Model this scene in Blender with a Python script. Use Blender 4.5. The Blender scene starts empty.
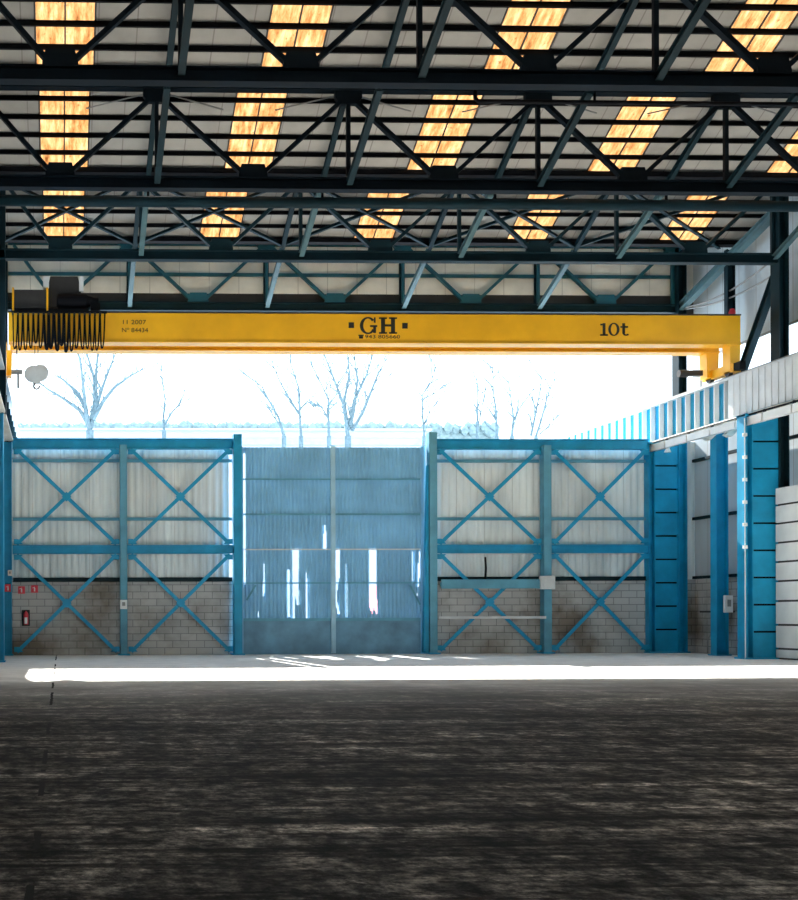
import bpy, bmesh, math, random
from mathutils import Vector as V, Matrix
random.seed(7)
S = bpy.context.scene
COL = S.collection
PI = math.pi

# ------------------------------------------------------------------ camera (survey of the hall)
F, PSI, RHO, CX, CY, HC = 1100.0, 0.0274, 0.003, 91.0, 615.0, 1.4
FW = V((math.sin(PSI), math.cos(PSI), 0)); R0 = V((math.cos(PSI), -math.sin(PSI), 0)); U0 = V((0, 0, 1))
RR = R0*math.cos(RHO) - U0*math.sin(RHO); UU = U0*math.cos(RHO) + R0*math.sin(RHO)
def at(x, y, Y):
    d = FW + RR*((x-CX)/F) + UU*((CY-y)/F)
    return V((0, 0, HC)) + d*(Y/d.y)
cam = bpy.data.cameras.new('camera'); camo = bpy.data.objects.new('camera', cam); COL.objects.link(camo)
M = Matrix((RR, UU, -FW)).transposed().to_4x4(); M.translation = V((0, 0, HC)); camo.matrix_world = M
cam.sensor_fit = 'VERTICAL'; cam.sensor_height = 36.0; cam.lens = F/900*36
cam.shift_x = (399-CX)/900; cam.shift_y = (CY-450)/900
cam.clip_end = 1000
S.camera = camo

# ------------------------------------------------------------------ materials
def new(name):
    m = bpy.data.materials.new(name); m.use_nodes = True
    nt = m.node_tree; nt.nodes.clear()
    out = nt.nodes.new('ShaderNodeOutputMaterial')
    return m, nt, out
def N(nt, t, **kw):
    n = nt.nodes.new(t)
    for k, v in kw.items(): setattr(n, k, v)
    return n
def ramp(nt, fac, stops):
    r = N(nt, 'ShaderNodeValToRGB'); e = r.color_ramp.elements
    e[0].position, e[0].color = stops[0][0], (*stops[0][1], 1)
    e[1].position, e[1].color = stops[-1][0], (*stops[-1][1], 1)
    for p, c in stops[1:-1]:
        x = e.new(p); x.color = (*c, 1)
    nt.links.new(fac, r.inputs[0]); return r.outputs[0]
def noise(nt, scale, detail=4, vec=None, mapscale=None, rough=0.55):
    n = N(nt, 'ShaderNodeTexNoise'); n.inputs['Scale'].default_value = scale
    n.inputs['Detail'].default_value = detail; n.inputs['Roughness'].default_value = rough
    tc = N(nt, 'ShaderNodeTexCoord'); src = tc.outputs['Object']
    if mapscale:
        mp = N(nt, 'ShaderNodeMapping'); mp.inputs['Scale'].default_value = mapscale
        nt.links.new(src, mp.inputs[0]); src = mp.outputs[0]
    nt.links.new(src, n.inputs['Vector']); return n.outputs['Fac']
def mix(nt, fac, a, b, mode='MIX'):
    m = N(nt, 'ShaderNodeMix', data_type='RGBA', blend_type=mode)
    for sock, val in ((m.inputs['Factor'], fac), (m.inputs[6], a), (m.inputs[7], b)):
        if isinstance(val, (int, float)): sock.default_value = val
        elif isinstance(val, tuple): sock.default_value = (*val, 1)
        else: nt.links.new(val, sock)
    return m.outputs[2]
def bsdf(nt, out, col, rough=0.6, metal=0.0, spec=0.5):
    b = N(nt, 'ShaderNodeBsdfPrincipled')
    if isinstance(col, tuple): b.inputs['Base Color'].default_value = (*col, 1)
    else: nt.links.new(col, b.inputs['Base Color'])
    b.inputs['Roughness'].default_value = rough; b.inputs['Metallic'].default_value = metal
    b.inputs['Specular IOR Level'].default_value = spec
    nt.links.new(b.outputs[0], out.inputs[0]); return b
def paint(name, c, rough=0.5, var=0.25, scale=1.5, spec=0.4, metal=0.0):
    m, nt, out = new(name)
    f = noise(nt, scale, 6)
    lo = tuple(x*(1-var) for x in c); hi = tuple(min(1, x*(1+var)) for x in c)
    bsdf(nt, out, ramp(nt, f, [(0.3, lo), (0.7, hi)]), rough, metal, spec)
    return m
MT = {}
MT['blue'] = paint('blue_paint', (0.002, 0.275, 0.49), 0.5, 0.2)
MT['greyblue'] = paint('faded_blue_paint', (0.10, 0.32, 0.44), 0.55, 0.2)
MT['teal'] = paint('shaded_teal_paint', (0.003, 0.020, 0.028), 0.6, 0.3, spec=0.2)  # same steel as the blue below, dimness under the roof put into the colour
MT['shadeteal'] = paint('shaded_teal_near_black', (0.0012, 0.006, 0.011), 0.7, 0.3, spec=0.15)  # girder steel again, near-end shade painted in as near-black
MT['midteal'] = paint('lit_teal_paint', (0.010, 0.10, 0.14), 0.5, 0.25)  # girder steel again, far-end light painted in as a brighter teal
MT['paleteal'] = paint('lit_pale_teal_paint', (0.075, 0.15, 0.17), 0.5, 0.2)  # strut steel lightened, light from the far end put into the colour
MT['black'] = paint('black_steel', (0.0025, 0.003, 0.005), 0.7, 0.3, spec=0.15)
MT['dark'] = paint('dark_grey', (0.03, 0.028, 0.027), 0.6, 0.3)
MT['grey'] = paint('grey_paint', (0.28, 0.28, 0.27), 0.6, 0.15)
MT['white'] = paint('white_paint', (0.78, 0.79, 0.78), 0.5, 0.08)
MT['cream'] = paint('cream_paint', (0.72, 0.71, 0.64), 0.55, 0.1)
MT['yellow'] = paint('yellow_paint', (0.93, 0.45, 0.008), 0.45, 0.12, 0.8)
MT['ink'] = paint('black_lettering', (0.02, 0.017, 0.012), 0.6, 0.1)
MT['red'] = paint('red_paint', (0.72, 0.045, 0.07), 0.5, 0.1)
MT['pink'] = paint('faded_red_paint', (0.62, 0.22, 0.22), 0.7, 0.15)
MT['lightgrey'] = paint('light_grey_sheet', (0.62, 0.65, 0.66), 0.5, 0.12)
MT['bark'] = paint('pale_bark', (0.11, 0.17, 0.20), 0.9, 0.3, 6)
MT['outer'] = paint('pale_render', (0.42, 0.47, 0.52), 0.9, 0.05)
MT['hedge'] = paint('dull_green', (0.20, 0.28, 0.29), 0.9, 0.3, 3)
MT['paleblue'] = paint('pale_blue_paint', (0.33, 0.55, 0.68), 0.5, 0.15)
MT['gate'] = paint('gate_sheet', (0.20, 0.46, 0.70), 0.5, 0.18, 0.6)
MT['gatedark'] = paint('gate_plate', (0.12, 0.27, 0.40), 0.55, 0.35, 1.2)

def seam_mat(name, c, axis, pitch, width, seamcol, rough=0.6, var=0.15, streak=None):
    """sheet metal with a thin seam every `pitch` metres along an object axis"""
    m, nt, out = new(name)
    tc = N(nt, 'ShaderNodeTexCoord'); sp = N(nt, 'ShaderNodeSeparateXYZ'); nt.links.new(tc.outputs['Object'], sp.inputs[0])
    d = N(nt, 'ShaderNodeMath', operation='DIVIDE'); nt.links.new(sp.outputs[axis], d.inputs[0]); d.inputs[1].default_value = pitch
    fr = N(nt, 'ShaderNodeMath', operation='FRACT'); nt.links.new(d.outputs[0], fr.inputs[0])
    lt = N(nt, 'ShaderNodeMath', operation='LESS_THAN'); nt.links.new(fr.outputs[0], lt.inputs[0]); lt.inputs[1].default_value = width/pitch
    f = noise(nt, 0.9, 6, mapscale=streak)
    base = ramp(nt, f, [(0.3, tuple(x*(1-var) for x in c)), (0.7, tuple(min(1, x*(1+var)) for x in c))])
    bsdf(nt, out, mix(nt, lt.outputs[0], base, seamcol), rough, 0, 0.3)
    return m
MT['roof'] = seam_mat('roof_sheet', (0.39, 0.37, 0.335), 'X', 0.84, 0.03, (0.25, 0.23, 0.21))
MT['fascia'] = seam_mat('fascia_sheet', (0.82, 0.80, 0.73), 'X', 1.05, 0.03, (0.6, 0.58, 0.53))
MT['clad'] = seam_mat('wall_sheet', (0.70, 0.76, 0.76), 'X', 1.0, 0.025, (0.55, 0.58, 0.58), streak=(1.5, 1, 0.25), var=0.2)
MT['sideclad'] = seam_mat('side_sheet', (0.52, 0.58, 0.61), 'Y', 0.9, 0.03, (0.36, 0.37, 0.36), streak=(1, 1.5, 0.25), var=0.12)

# blockwork
def blocks(name, vertical_axis_x):
    m, nt, out = new(name)
    tc = N(nt, 'ShaderNodeTexCoord'); sp = N(nt, 'ShaderNodeSeparateXYZ'); cb = N(nt, 'ShaderNodeCombineXYZ')
    nt.links.new(tc.outputs['Object'], sp.inputs[0])
    nt.links.new(sp.outputs['X' if vertical_axis_x else 'Y'], cb.inputs[0]); nt.links.new(sp.outputs['Z'], cb.inputs[1])
    br = N(nt, 'ShaderNodeTexBrick'); nt.links.new(cb.outputs[0], br.inputs['Vector'])
    br.inputs['Scale'].default_value = 1.0
    br.inputs['Brick Width'].default_value = 0.56; br.inputs['Row Height'].default_value = 0.245
    br.inputs['Mortar Size'].default_value = 0.014; br.inputs['Mortar Smooth'].default_value = 0.2
    br.inputs['Color1'].default_value = (0.52, 0.52, 0.51, 1); br.inputs['Color2'].default_value = (0.45, 0.455, 0.45, 1)
    br.inputs['Mortar'].default_value = (0.24, 0.25, 0.25, 1)
    f = noise(nt, 0.5, 6); st = ramp(nt, f, [(0.36, (0.45, 0.38, 0.32)), (0.55, (1, 1, 1))])
    bsdf(nt, out, mix(nt, 1.0, br.outputs['Color'], st, 'MULTIPLY'), 0.9, 0, 0.2)
    return m
MT['block'] = blocks('blockwork', True); MT['sideblock'] = blocks('side_blockwork', False)

# translucent amber rooflight: aged glass fibre, stained along the fall of the roof
def rooflight():
    m, nt, out = new('amber_rooflight')
    f = noise(nt, 2.2, 7, mapscale=(3.2, 0.7, 0.7), rough=0.7)
    c = ramp(nt, f, [(0.30, (0.055, 0.018, 0.004)), (0.43, (0.14, 0.062, 0.020)), (0.54, (0.195, 0.103, 0.042)), (0.68, (0.27, 0.165, 0.085))])
    g = noise(nt, 9, 3); s = ramp(nt, g, [(0.27, (0.30, 0.2, 0.1)), (0.37, (1, 1, 1))])
    c2 = mix(nt, 0.8, c, s, 'MULTIPLY')
    # centre lap of each strip
    tr = N(nt, 'ShaderNodeBsdfTranslucent'); nt.links.new(c2, tr.inputs[0])
    df = N(nt, 'ShaderNodeBsdfDiffuse'); nt.links.new(c2, df.inputs[0])
    mx = N(nt, 'ShaderNodeMixShader'); mx.inputs[0].default_value = 0.35
    nt.links.new(tr.outputs[0], mx.inputs[1]); nt.links.new(df.outputs[0], mx.inputs[2])
    nt.links.new(mx.outputs[0], out.inputs[0]); return m
MT['amber'] = rooflight()
def glazing():
    m, nt, out = new('white_translucent_glazing')
    tr = N(nt, 'ShaderNodeBsdfTranslucent'); tr.inputs[0].default_value = (0.80, 0.88, 0.92, 1)
    df = N(nt, 'ShaderNodeBsdfDiffuse'); df.inputs[0].default_value = (0.8, 0.85, 0.88, 1)
    mx = N(nt, 'ShaderNodeMixShader'); mx.inputs[0].default_value = 0.2
    nt.links.new(tr.outputs[0], mx.inputs[1]); nt.links.new(df.outputs[0], mx.inputs[2])
    nt.links.new(mx.outputs[0], out.inputs[0]); return m
MT['glazing'] = glazing()

# floor: worn, oily, scuffed concrete; paler by the gate, the daylight there put into the colour
def floor_mat():
    m, nt, out = new('worn_concrete')
    tc = N(nt, 'ShaderNodeTexCoord'); sp = N(nt, 'ShaderNodeSeparateXYZ'); nt.links.new(tc.outputs['Object'], sp.inputs[0])
    big = noise(nt, 0.40, 7, mapscale=(0.6, 1.0, 1), rough=0.65)
    mid = noise(nt, 1.6, 8, mapscale=(1.0, 0.8, 1), rough=0.72)
    fine2 = noise(nt, 15.0, 8, mapscale=(0.55, 0.7, 1), rough=0.75)
    fine = noise(nt, 4.0, 10, mapscale=(1.0, 0.75, 1), rough=0.8)
    a = ramp(nt, big, [(0.38, (0.028, 0.025, 0.022)), (0.50, (0.058, 0.053, 0.048)), (0.62, (0.092, 0.086, 0.079))])
    b = ramp(nt, mid, [(0.40, (0.40, 0.39, 0.38)), (0.50, (1, 1, 1)), (0.60, (1.9, 1.88, 1.85))])
    c = ramp(nt, fine, [(0.41, (0.22, 0.21, 0.195)), (0.5, (0.95, 0.94, 0.92)), (0.59, (2.2, 2.15, 2.05))])
    ab = mix(nt, 1.0, a, b, 'MULTIPLY'); col = mix(nt, 1.0, ab, c, 'MULTIPLY')
    c2 = ramp(nt, fine2, [(0.40, (0.2, 0.19, 0.18)), (0.5, (1, 1, 1)), (0.60, (1.9, 1.86, 1.8))]); col = mix(nt, 1.0, col, c2, 'MULTIPLY')
    # tyre scuffs: thin dark lines, two families
    for ang, sc in ((0.12, 1.0), (-0.35, 0.7), (0.02, 2.4)):
        mp = N(nt, 'ShaderNodeMapping'); mp.inputs['Rotation'].default_value = (0, 0, ang); mp.inputs['Scale'].default_value = (0.07*sc, 1.25*sc, 1)
        nt.links.new(tc.outputs['Object'], mp.inputs[0])
        n = N(nt, 'ShaderNodeTexNoise'); n.inputs['Scale'].default_value = 2.2; n.inputs['Detail'].default_value = 5; n.inputs['Roughness'].default_value = 0.7
        nt.links.new(mp.outputs[0], n.inputs['Vector'])
        k = ramp(nt, n.outputs['Fac'], [(0.40, (0.22, 0.21, 0.20)), (0.45, (1, 1, 1)), (0.56, (1, 1, 1)), (0.63, (2.1, 2.07, 2.05))])
        col = mix(nt, 0.85, col, k, 'MULTIPLY')
    # brightness near the gate painted in as a pale fade, ragged edge
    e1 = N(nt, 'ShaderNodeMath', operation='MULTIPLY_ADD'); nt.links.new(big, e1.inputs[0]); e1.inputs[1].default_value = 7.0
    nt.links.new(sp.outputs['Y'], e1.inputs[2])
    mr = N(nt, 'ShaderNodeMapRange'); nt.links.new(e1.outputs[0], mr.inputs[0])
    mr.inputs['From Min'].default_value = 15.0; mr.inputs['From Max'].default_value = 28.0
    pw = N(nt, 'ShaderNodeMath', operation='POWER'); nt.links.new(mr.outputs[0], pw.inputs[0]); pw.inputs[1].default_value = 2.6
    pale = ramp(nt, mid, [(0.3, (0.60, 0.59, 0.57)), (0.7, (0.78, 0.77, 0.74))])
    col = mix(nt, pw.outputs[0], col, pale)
    # tarred expansion joint running to the gate, broken up
    ab2 = N(nt, 'ShaderNodeMath', operation='ADD'); nt.links.new(sp.outputs['X'], ab2.inputs[0]); ab2.inputs[1].default_value = 0.16
    wob = N(nt, 'ShaderNodeMath', operation='MULTIPLY_ADD'); nt.links.new(mid, wob.inputs[0]); wob.inputs[1].default_value = 0.10; nt.links.new(ab2.outputs[0], wob.inputs[2])
    sb = N(nt, 'ShaderNodeMath', operation='SUBTRACT'); nt.links.new(wob.outputs[0], sb.inputs[0]); sb.inputs[1].default_value = 0.05
    aa = N(nt, 'ShaderNodeMath', operation='ABSOLUTE'); nt.links.new(sb.outputs[0], aa.inputs[0])
    lt = N(nt, 'ShaderNodeMath', operation='LESS_THAN'); nt.links.new(aa.outputs[0], lt.inputs[0]); lt.inputs[1].default_value = 0.022
    n2 = noise(nt, 0.35, 2, mapscale=(0.2, 1, 1)); gt = N(nt, 'ShaderNodeMath', operation='GREATER_THAN'); nt.links.new(n2, gt.inputs[0]); gt.inputs[1].default_value = 0.50
    mu = N(nt, 'ShaderNodeMath', operation='MULTIPLY'); nt.links.new(lt.outputs[0], mu.inputs[0]); nt.links.new(gt.outputs[0], mu.inputs[1])
    col = mix(nt, mu.outputs[0], col, (0.012, 0.011, 0.01))
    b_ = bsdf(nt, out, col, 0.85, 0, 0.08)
    bp = N(nt, 'ShaderNodeBump'); bp.inputs['Strength'].default_value = 0.35; bp.inputs['Distance'].default_value = 0.02
    nt.links.new(fine, bp.inputs['Height']); nt.links.new(bp.outputs[0], b_.inputs['Normal'])
    return m
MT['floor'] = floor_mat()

# ------------------------------------------------------------------ mesh builder
ORG = {}
class MB:
    def __init__(s): s.v = []; s.f = []
    def quad(s, *p):
        n = len(s.v); s.v += [V(q) for q in p]; s.f.append(tuple(range(n, n+len(p)))); return s
    def hexa(s, c8):
        n = len(s.v); s.v += [V(q) for q in c8]
        for f in ((0,3,2,1),(4,5,6,7),(0,1,5,4),(1,2,6,5),(2,3,7,6),(3,0,4,7)): s.f.append(tuple(n+i for i in f))
        return s
    def box(s, x0, x1, y0, y1, z0, z1):
        return s.hexa([(x0,y0,z0),(x1,y0,z0),(x1,y1,z0),(x0,y1,z0),(x0,y0,z1),(x1,y0,z1),(x1,y1,z1),(x0,y1,z1)])
    def frame(s, p, q, up=(0,0,1)):
        p, q = V(p), V(q); d = (q-p).normalized(); a = d.cross(V(up))
        if a.length < 1e-4: a = d.cross(V((0,1,0)))
        a.normalize(); b = a.cross(d).normalized(); return p, q, a, b
    def bar(s, p, q, w, h, up=(0,0,1), oa=0, ob=0):
        """rectangular bar from p to q: w across, h along `up`"""
        p, q, a, b = s.frame(p, q, up); p = p+a*oa+b*ob; q = q+a*oa+b*ob
        c = [(-w/2,-h/2),(w/2,-h/2),(w/2,h/2),(-w/2,h/2)]
        return s.hexa([p+a*i+b*j for i, j in c]+[q+a*i+b*j for i, j in c])
    def ibeam(s, p, q, w, h, t=0.025, up=(0,0,1)):
        s.bar(p, q, w, t, up, 0, h/2-t/2); s.bar(p, q, w, t, up, 0, -h/2+t/2); s.bar(p, q, t, h-2*t, up); return s
    def angle(s, p, q, w, t=0.02, up=(0,0,1)):
        s.bar(p, q, w, t, up, 0, -w/2); s.bar(p, q, t, w, up); return s
    def tube(s, pts, r, n=8, cap=True):
        pts = [V(p) for p in pts]; rs = r if isinstance(r, (list, tuple)) else [r]*len(pts)
        base = len(s.v); prev = None
        for i, p in enumerate(pts):
            d = (pts[min(i+1, len(pts)-1)]-pts[max(i-1, 0)]).normalized()
            if prev is None:
                a = d.cross(V((0,0,1)))
                if a.length < 1e-3: a = d.cross(V((0,1,0)))
            else: a = prev - d*prev.dot(d)
            a.normalize(); prev = a; b = d.cross(a)
            for k in range(n):
                t = 2*PI*k/n; s.v.append(p + (a*math.cos(t)+b*math.sin(t))*rs[i])
        for i in range(len(pts)-1):
            for k in range(n):
                k2 = (k+1) % n; s.f.append((base+i*n+k, base+i*n+k2, base+(i+1)*n+k2, base+(i+1)*n+k))
        if cap:
            s.f.append(tuple(base+k for k in reversed(range(n)))); e = base+(len(pts)-1)*n; s.f.append(tuple(e+k for k in range(n)))
        return s
    def prism(s, pts, y0, y1):
        """polygon in x,z extruded along y"""
        n = len(pts); b = len(s.v)
        s.v += [V((x, y0, z)) for x, z in pts] + [V((x, y1, z)) for x, z in pts]
        s.f.append(tuple(range(b, b+n))); s.f.append(tuple(b+n+i for i in reversed(range(n))))
        for i in range(n):
            j = (i+1) % n; s.f.append((b+i, b+n+i, b+n+j, b+j))
        return s
    def lathe(s, prof, c, axis=2, n=14):
        b = len(s.v)
        for r, h in prof:
            for k in range(n):
                t = 2*PI*k/n; p = [r*math.cos(t), r*math.sin(t)]
                q = [p[0], p[1], h] if axis == 2 else ([h, p[0], p[1]] if axis == 0 else [p[0], h, p[1]])
                s.v.append(V(c)+V(q))
        for i in range(len(prof)-1):
            for k in range(n):
                k2 = (k+1) % n; s.f.append((b+i*n+k, b+i*n+k2, b+(i+1)*n+k2, b+(i+1)*n+k))
        s.f.append(tuple(b+k for k in reversed(range(n)))); e = b+(len(prof)-1)*n; s.f.append(tuple(e+k for k in range(n)))
        return s
    def build(s, name, mat, parent=None, bevel=0, smooth=False, origin=None):
        o = V(origin) if origin is not None else (ORG[parent.name] if parent else V((0,0,0)))
        me = bpy.data.meshes.new(name); me.from_pydata([v-o for v in s.v], [], s.f)
        bm = bmesh.new(); bm.from_mesh(me); bmesh.ops.recalc_face_normals(bm, faces=bm.faces); bm.to_mesh(me); bm.free()
        me.materials.append(MT[mat] if isinstance(mat, str) else mat)
        if smooth:
            for p in me.polygons: p.use_smooth = True
        ob = bpy.data.objects.new(name, me); COL.objects.link(ob)
        if parent: ob.parent = parent
        else: ob.location = o
        ORG[ob.name] = o
        if bevel:
            md = ob.modifiers.new('bevel', 'BEVEL'); md.width = bevel; md.segments = 2; md.limit_method = 'ANGLE'
        return ob
def thing(name, label, cat, loc, group=None):
    o = bpy.data.objects.new(name, None); COL.objects.link(o); o.location = loc; o.empty_display_size = 0.2
    ORG[o.name] = V(loc); tag(o, label, cat, group); return o
def tag(o, label, cat, group=None):
    o['label'] = label; o['category'] = cat
    if group: o['group'] = group
    return o
def struct(mb, name, mat, parent=None, **k):
    o = mb.build(name, mat, parent, **k)
    if not parent: o['kind'] = 'structure'
    return o

# ------------------------------------------------------------------ dimensions of the hall
G = {1: 22.0, 2: 27.5, 3: 33.0, 4: 38.5}            # lattice girder lines, D = 5.5 m
D = 5.5; A = 4.83; X0 = 0.02
ZB, ZT = 12.2, 14.66                               # girder chords
ZV, ZR = 13.68, 14.98                              # roof sheet at valley and ridge
XL, XR = -2.05, 22.55                              # inner faces of side walls
bot = [X0+A*i for i in range(5)]                   # bottom gussets
top = [X0+A*(i+0.5) for i in range(-1, 5)]         # top gussets (columns at both ends)
XG0, XG1 = -2.0, top[-1]
YW = 38.5
ordn = ['first', 'second', 'third', 'fourth', 'fifth', 'sixth']

# ------------------------------------------------------------------ shell
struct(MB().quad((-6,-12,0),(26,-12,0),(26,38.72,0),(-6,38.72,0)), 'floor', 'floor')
gm = MB().quad((-250,38.72,-0.03),(250,38.72,-0.03),(250,400,-0.03),(-250,400,-0.03)).quad((-250,-60,-0.03),(-6,-60,-0.03),(-6,38.72,-0.03),(-250,38.72,-0.03)).quad((26,-60,-0.03),(250,-60,-0.03),(250,38.72,-0.03),(26,38.72,-0.03))
struct(gm, 'floor_yard', 'outer')

# roof sheets, with openings for the rooflights
SW = 1.26; SX = [0.13+5.06*i for i in range(5)]
def zroof(k, Y): return ZR-(Y-G0(k))*(ZR-ZV)/(D/2)
def G0(k): return 22.0+D*(k-1)
roof = MB()
xs = [-2.6]
for x in SX: xs += [x-SW/2, x+SW/2]
xs.append(23.0)
for k in range(-5, 4):
    y0, ym, y1 = G0(k), G0(k)+D/2, G0(k)+D
    for i in range(0, len(xs), 2):
        a, b = xs[i], xs[i+1]
        roof.hexa([(a,y0,ZR),(b,y0,ZR),(b,ym,ZV),(a,ym,ZV),(a,y0,ZR+.03),(b,y0,ZR+.03),(b,ym,ZV+.03),(a,ym,ZV+.03)])
    a, b = xs[0], xs[-1]
    roof.hexa([(a,ym,ZV),(b,ym,ZV),(b,y1,ZR),(a,y1,ZR),(a,ym,ZV+.03),(b,ym,ZV+.03),(b,y1,ZR+.03),(a,y1,ZR+.03)])
roof.box(xs[0], xs[-1], 38.4, YW+.3, ZR+.0, ZR+.06)
ceiling = struct(roof, 'ceiling', 'roof')
wn = 1
for k in range(-2, 4):
    y0, ym = G0(k), G0(k)+D/2
    for x in SX:
        a, c, b = x-SW/2, x, x+SW/2
        w = MB()
        for (p, q) in ((a, c-.012), (c+.012, b)):
            w.quad((p,y0,ZR+.01),(q,y0,ZR+.01),(q,ym,ZV+.01),(p,ym,ZV+.01))
        o = struct(w, 'window_%d' % wn, 'amber'); wn += 1
        fr = MB()
        for xx in (a-.02, c, b+.02): fr.bar((xx,y0,ZR-.005),(xx,ym,ZV-.005),.035,.03)
        fr.build('window_frame', 'dark', o)

# end wall: blockwork and ribbed sheet in two halves either side of the gate
def X(px): return at(px, 540, YW).x
xg0, xg1 = X(232), X(433)                           # gate opening between the gate posts
def ribbed(mb, x0, x1, y, z0, z1, pitch=0.25, dep=0.035):
    n = int((x1-x0)/pitch*4); pts = []
    for i in range(n+1): pts.append((x0+(x1-x0)*i/n, y-(dep if (i % 4) in (1, 2) else 0)))
    for i in range(n):
        (a, ya), (b, yb) = pts[i], pts[i+1]
        mb.quad((a,ya,z0),(b,yb,z0),(b,yb,z1),(a,ya,z1))
    return mb
ZBL = 2.6
wl = struct(MB().box(XL-.4, X(235), YW, YW+.2, 0, ZBL), 'wall_far_left', 'block')
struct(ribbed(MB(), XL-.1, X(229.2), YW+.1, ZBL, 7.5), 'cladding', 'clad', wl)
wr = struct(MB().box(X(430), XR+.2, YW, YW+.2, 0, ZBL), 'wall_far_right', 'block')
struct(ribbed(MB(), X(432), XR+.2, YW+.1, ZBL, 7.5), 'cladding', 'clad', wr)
fa = struct(MB().box(-2.6, XR+.4, YW+.16, YW+.2, 12.72, ZR+.05), 'wall_far_upper', 'fascia')
struct(MB().box(-2.6, XR+.4, YW+.15, YW+.19, 12.02, 12.72), 'dark_band', 'dark', fa)  # separate dark strip along the bottom of the upper wall

# side walls
def sidewall(name, xf, s, gl0, gl1, gz0, gz1):
    w = struct(MB().box(min(xf, xf+s*.2), max(xf, xf+s*.2), -11, YW+.2, 0, ZBL), name, 'sideblock')
    m = MB()
    for (y0, y1, z0, z1) in ((-11, YW+.2, ZBL, gz0), (-11, YW+.2, gz1, 15.0), (-11, gl0, gz0, gz1), (gl1, YW+.2, gz0, gz1)):
        m.box(min(xf+s*.05, xf+s*.09), max(xf+s*.05, xf+s*.09), y0, y1, z0, z1)
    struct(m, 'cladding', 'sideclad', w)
    return w
GZ0, GZ1 = 8.8, 10.35
sidewall('wall_right', XR, 1, 24.0, 38.2, GZ0, GZ1)
sidewall('wall_left', XL, -1, 24.0, 38.6, 8.9, 10.9)
for (nm, xf, s, y0, y1, z0, z1) in (('r', XR, 1, 24.0, 38.2, GZ0, GZ1), ('l', XL, -1, 24.0, 38.6, 8.9, 10.9)):
    o = struct(MB().quad((xf+s*.07,y0,z0),(xf+s*.07,y1,z0),(xf+s*.07,y1,z1),(xf+s*.07,y0,z1)), 'window_%d' % wn, 'glazing'); wn += 1
    fr = MB()
    n = int((y1-y0)/1.2)
    for i in range(n+1): fr.box(xf+s*.07-.03, xf+s*.07+.03, y0+(y1-y0)*i/n-.03, y0+(y1-y0)*i/n+.03, z0, z1)
    for z in (z0, z1): fr.box(xf+s*.07-.035, xf+s*.07+.035, y0, y1, z-.04, z+.04)
    fr.build('window_frame', 'grey', o)
struct(MB().box(-2.6, 23, -11.2, -11, 0, 15), 'wall_back', 'clad')

# white board lining of the side wall in the bay nearer than the right-hand column
bx = 21.68
lin = MB(); zz = 0.05
hs = [0.3, 0.72, 0.72, .60, .58, .58, .58, .56, .54]
for h in hs:
    lin.box(bx, bx+.12, 25.5, 32.78, zz, zz+h-.06); zz += h
bp = thing('board_partition', 'white horizontal board lining standing beside the blue column at the right edge', 'partition', (bx, 29, 0))
lin.build('board', 'white', bp); MB().box(bx+.05, bx+.10, 25.55, 32.75, 0, zz-.08).build('backing', 'dark', bp)

# ------------------------------------------------------------------ lattice girders
names = {1: 'nearest to the camera', 2: 'second from the camera',
         3: 'just behind the long pipe', 4: 'farthest, directly above the yellow crane'}
for k in (1, 2, 3, 4):
    Y = G[k]
    t = thing('lattice_girder', 'dark teal lattice roof girder spanning the hall, '+names[k], 'roof girder', (9.7, Y, ZB-.2), 'lattice roof girders')
    gm_ = 'shadeteal' if k < 3 else 'teal' if k == 3 else 'midteal'  # one girder steel in shaded to lit copies, brighter towards the far end
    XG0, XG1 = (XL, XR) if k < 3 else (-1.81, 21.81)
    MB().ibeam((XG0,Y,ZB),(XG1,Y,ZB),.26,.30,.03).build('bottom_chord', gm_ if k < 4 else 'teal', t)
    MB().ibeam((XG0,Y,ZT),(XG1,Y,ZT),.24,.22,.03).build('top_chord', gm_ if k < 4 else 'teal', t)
    for i, x in enumerate(bot):
        for s in (-1, 1):
            xt = x+s*A/2
            if xt < XG0: xt = XG0+.05
            p, q = V((x+s*.22, Y, ZB+.24)), V((xt-s*.16, Y, ZT-.34))
            MB().bar(p, q, .10, .15, (0,1,0)).build('diagonal', gm_, t)
        z = ZB+.13
        MB().prism([(x-.36,z),(x+.36,z),(x+.36,z+.10),(x+.29,z+.36),(x-.29,z+.36),(x-.36,z+.10)], Y-.07, Y+.07).build('gusset_plate', gm_, t)
    for x in top:
        if x < XG0: continue
        z = ZT-.44
        MB().prism([(x-.22,z),(x+.22,z),(x+.34,z+.16),(x+.34,z+.36),(x-.34,z+.36),(x-.34,z+.16)], Y-.07, Y+.07).build('gusset_plate', gm_, t)
        MB().box(x-.05, x+.05, Y-.05, Y+.05, ZB+.1, ZT-.1).build('post', gm_, t)
        if k == 2:
            for s in (-1, 1):
                MB().tube([(x+s*.25,Y+.1,ZT-.16),(x+s*1.75,Y+.5,ZT-.36)], .018, 6).build('stay_rod', 'grey', t)

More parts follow.
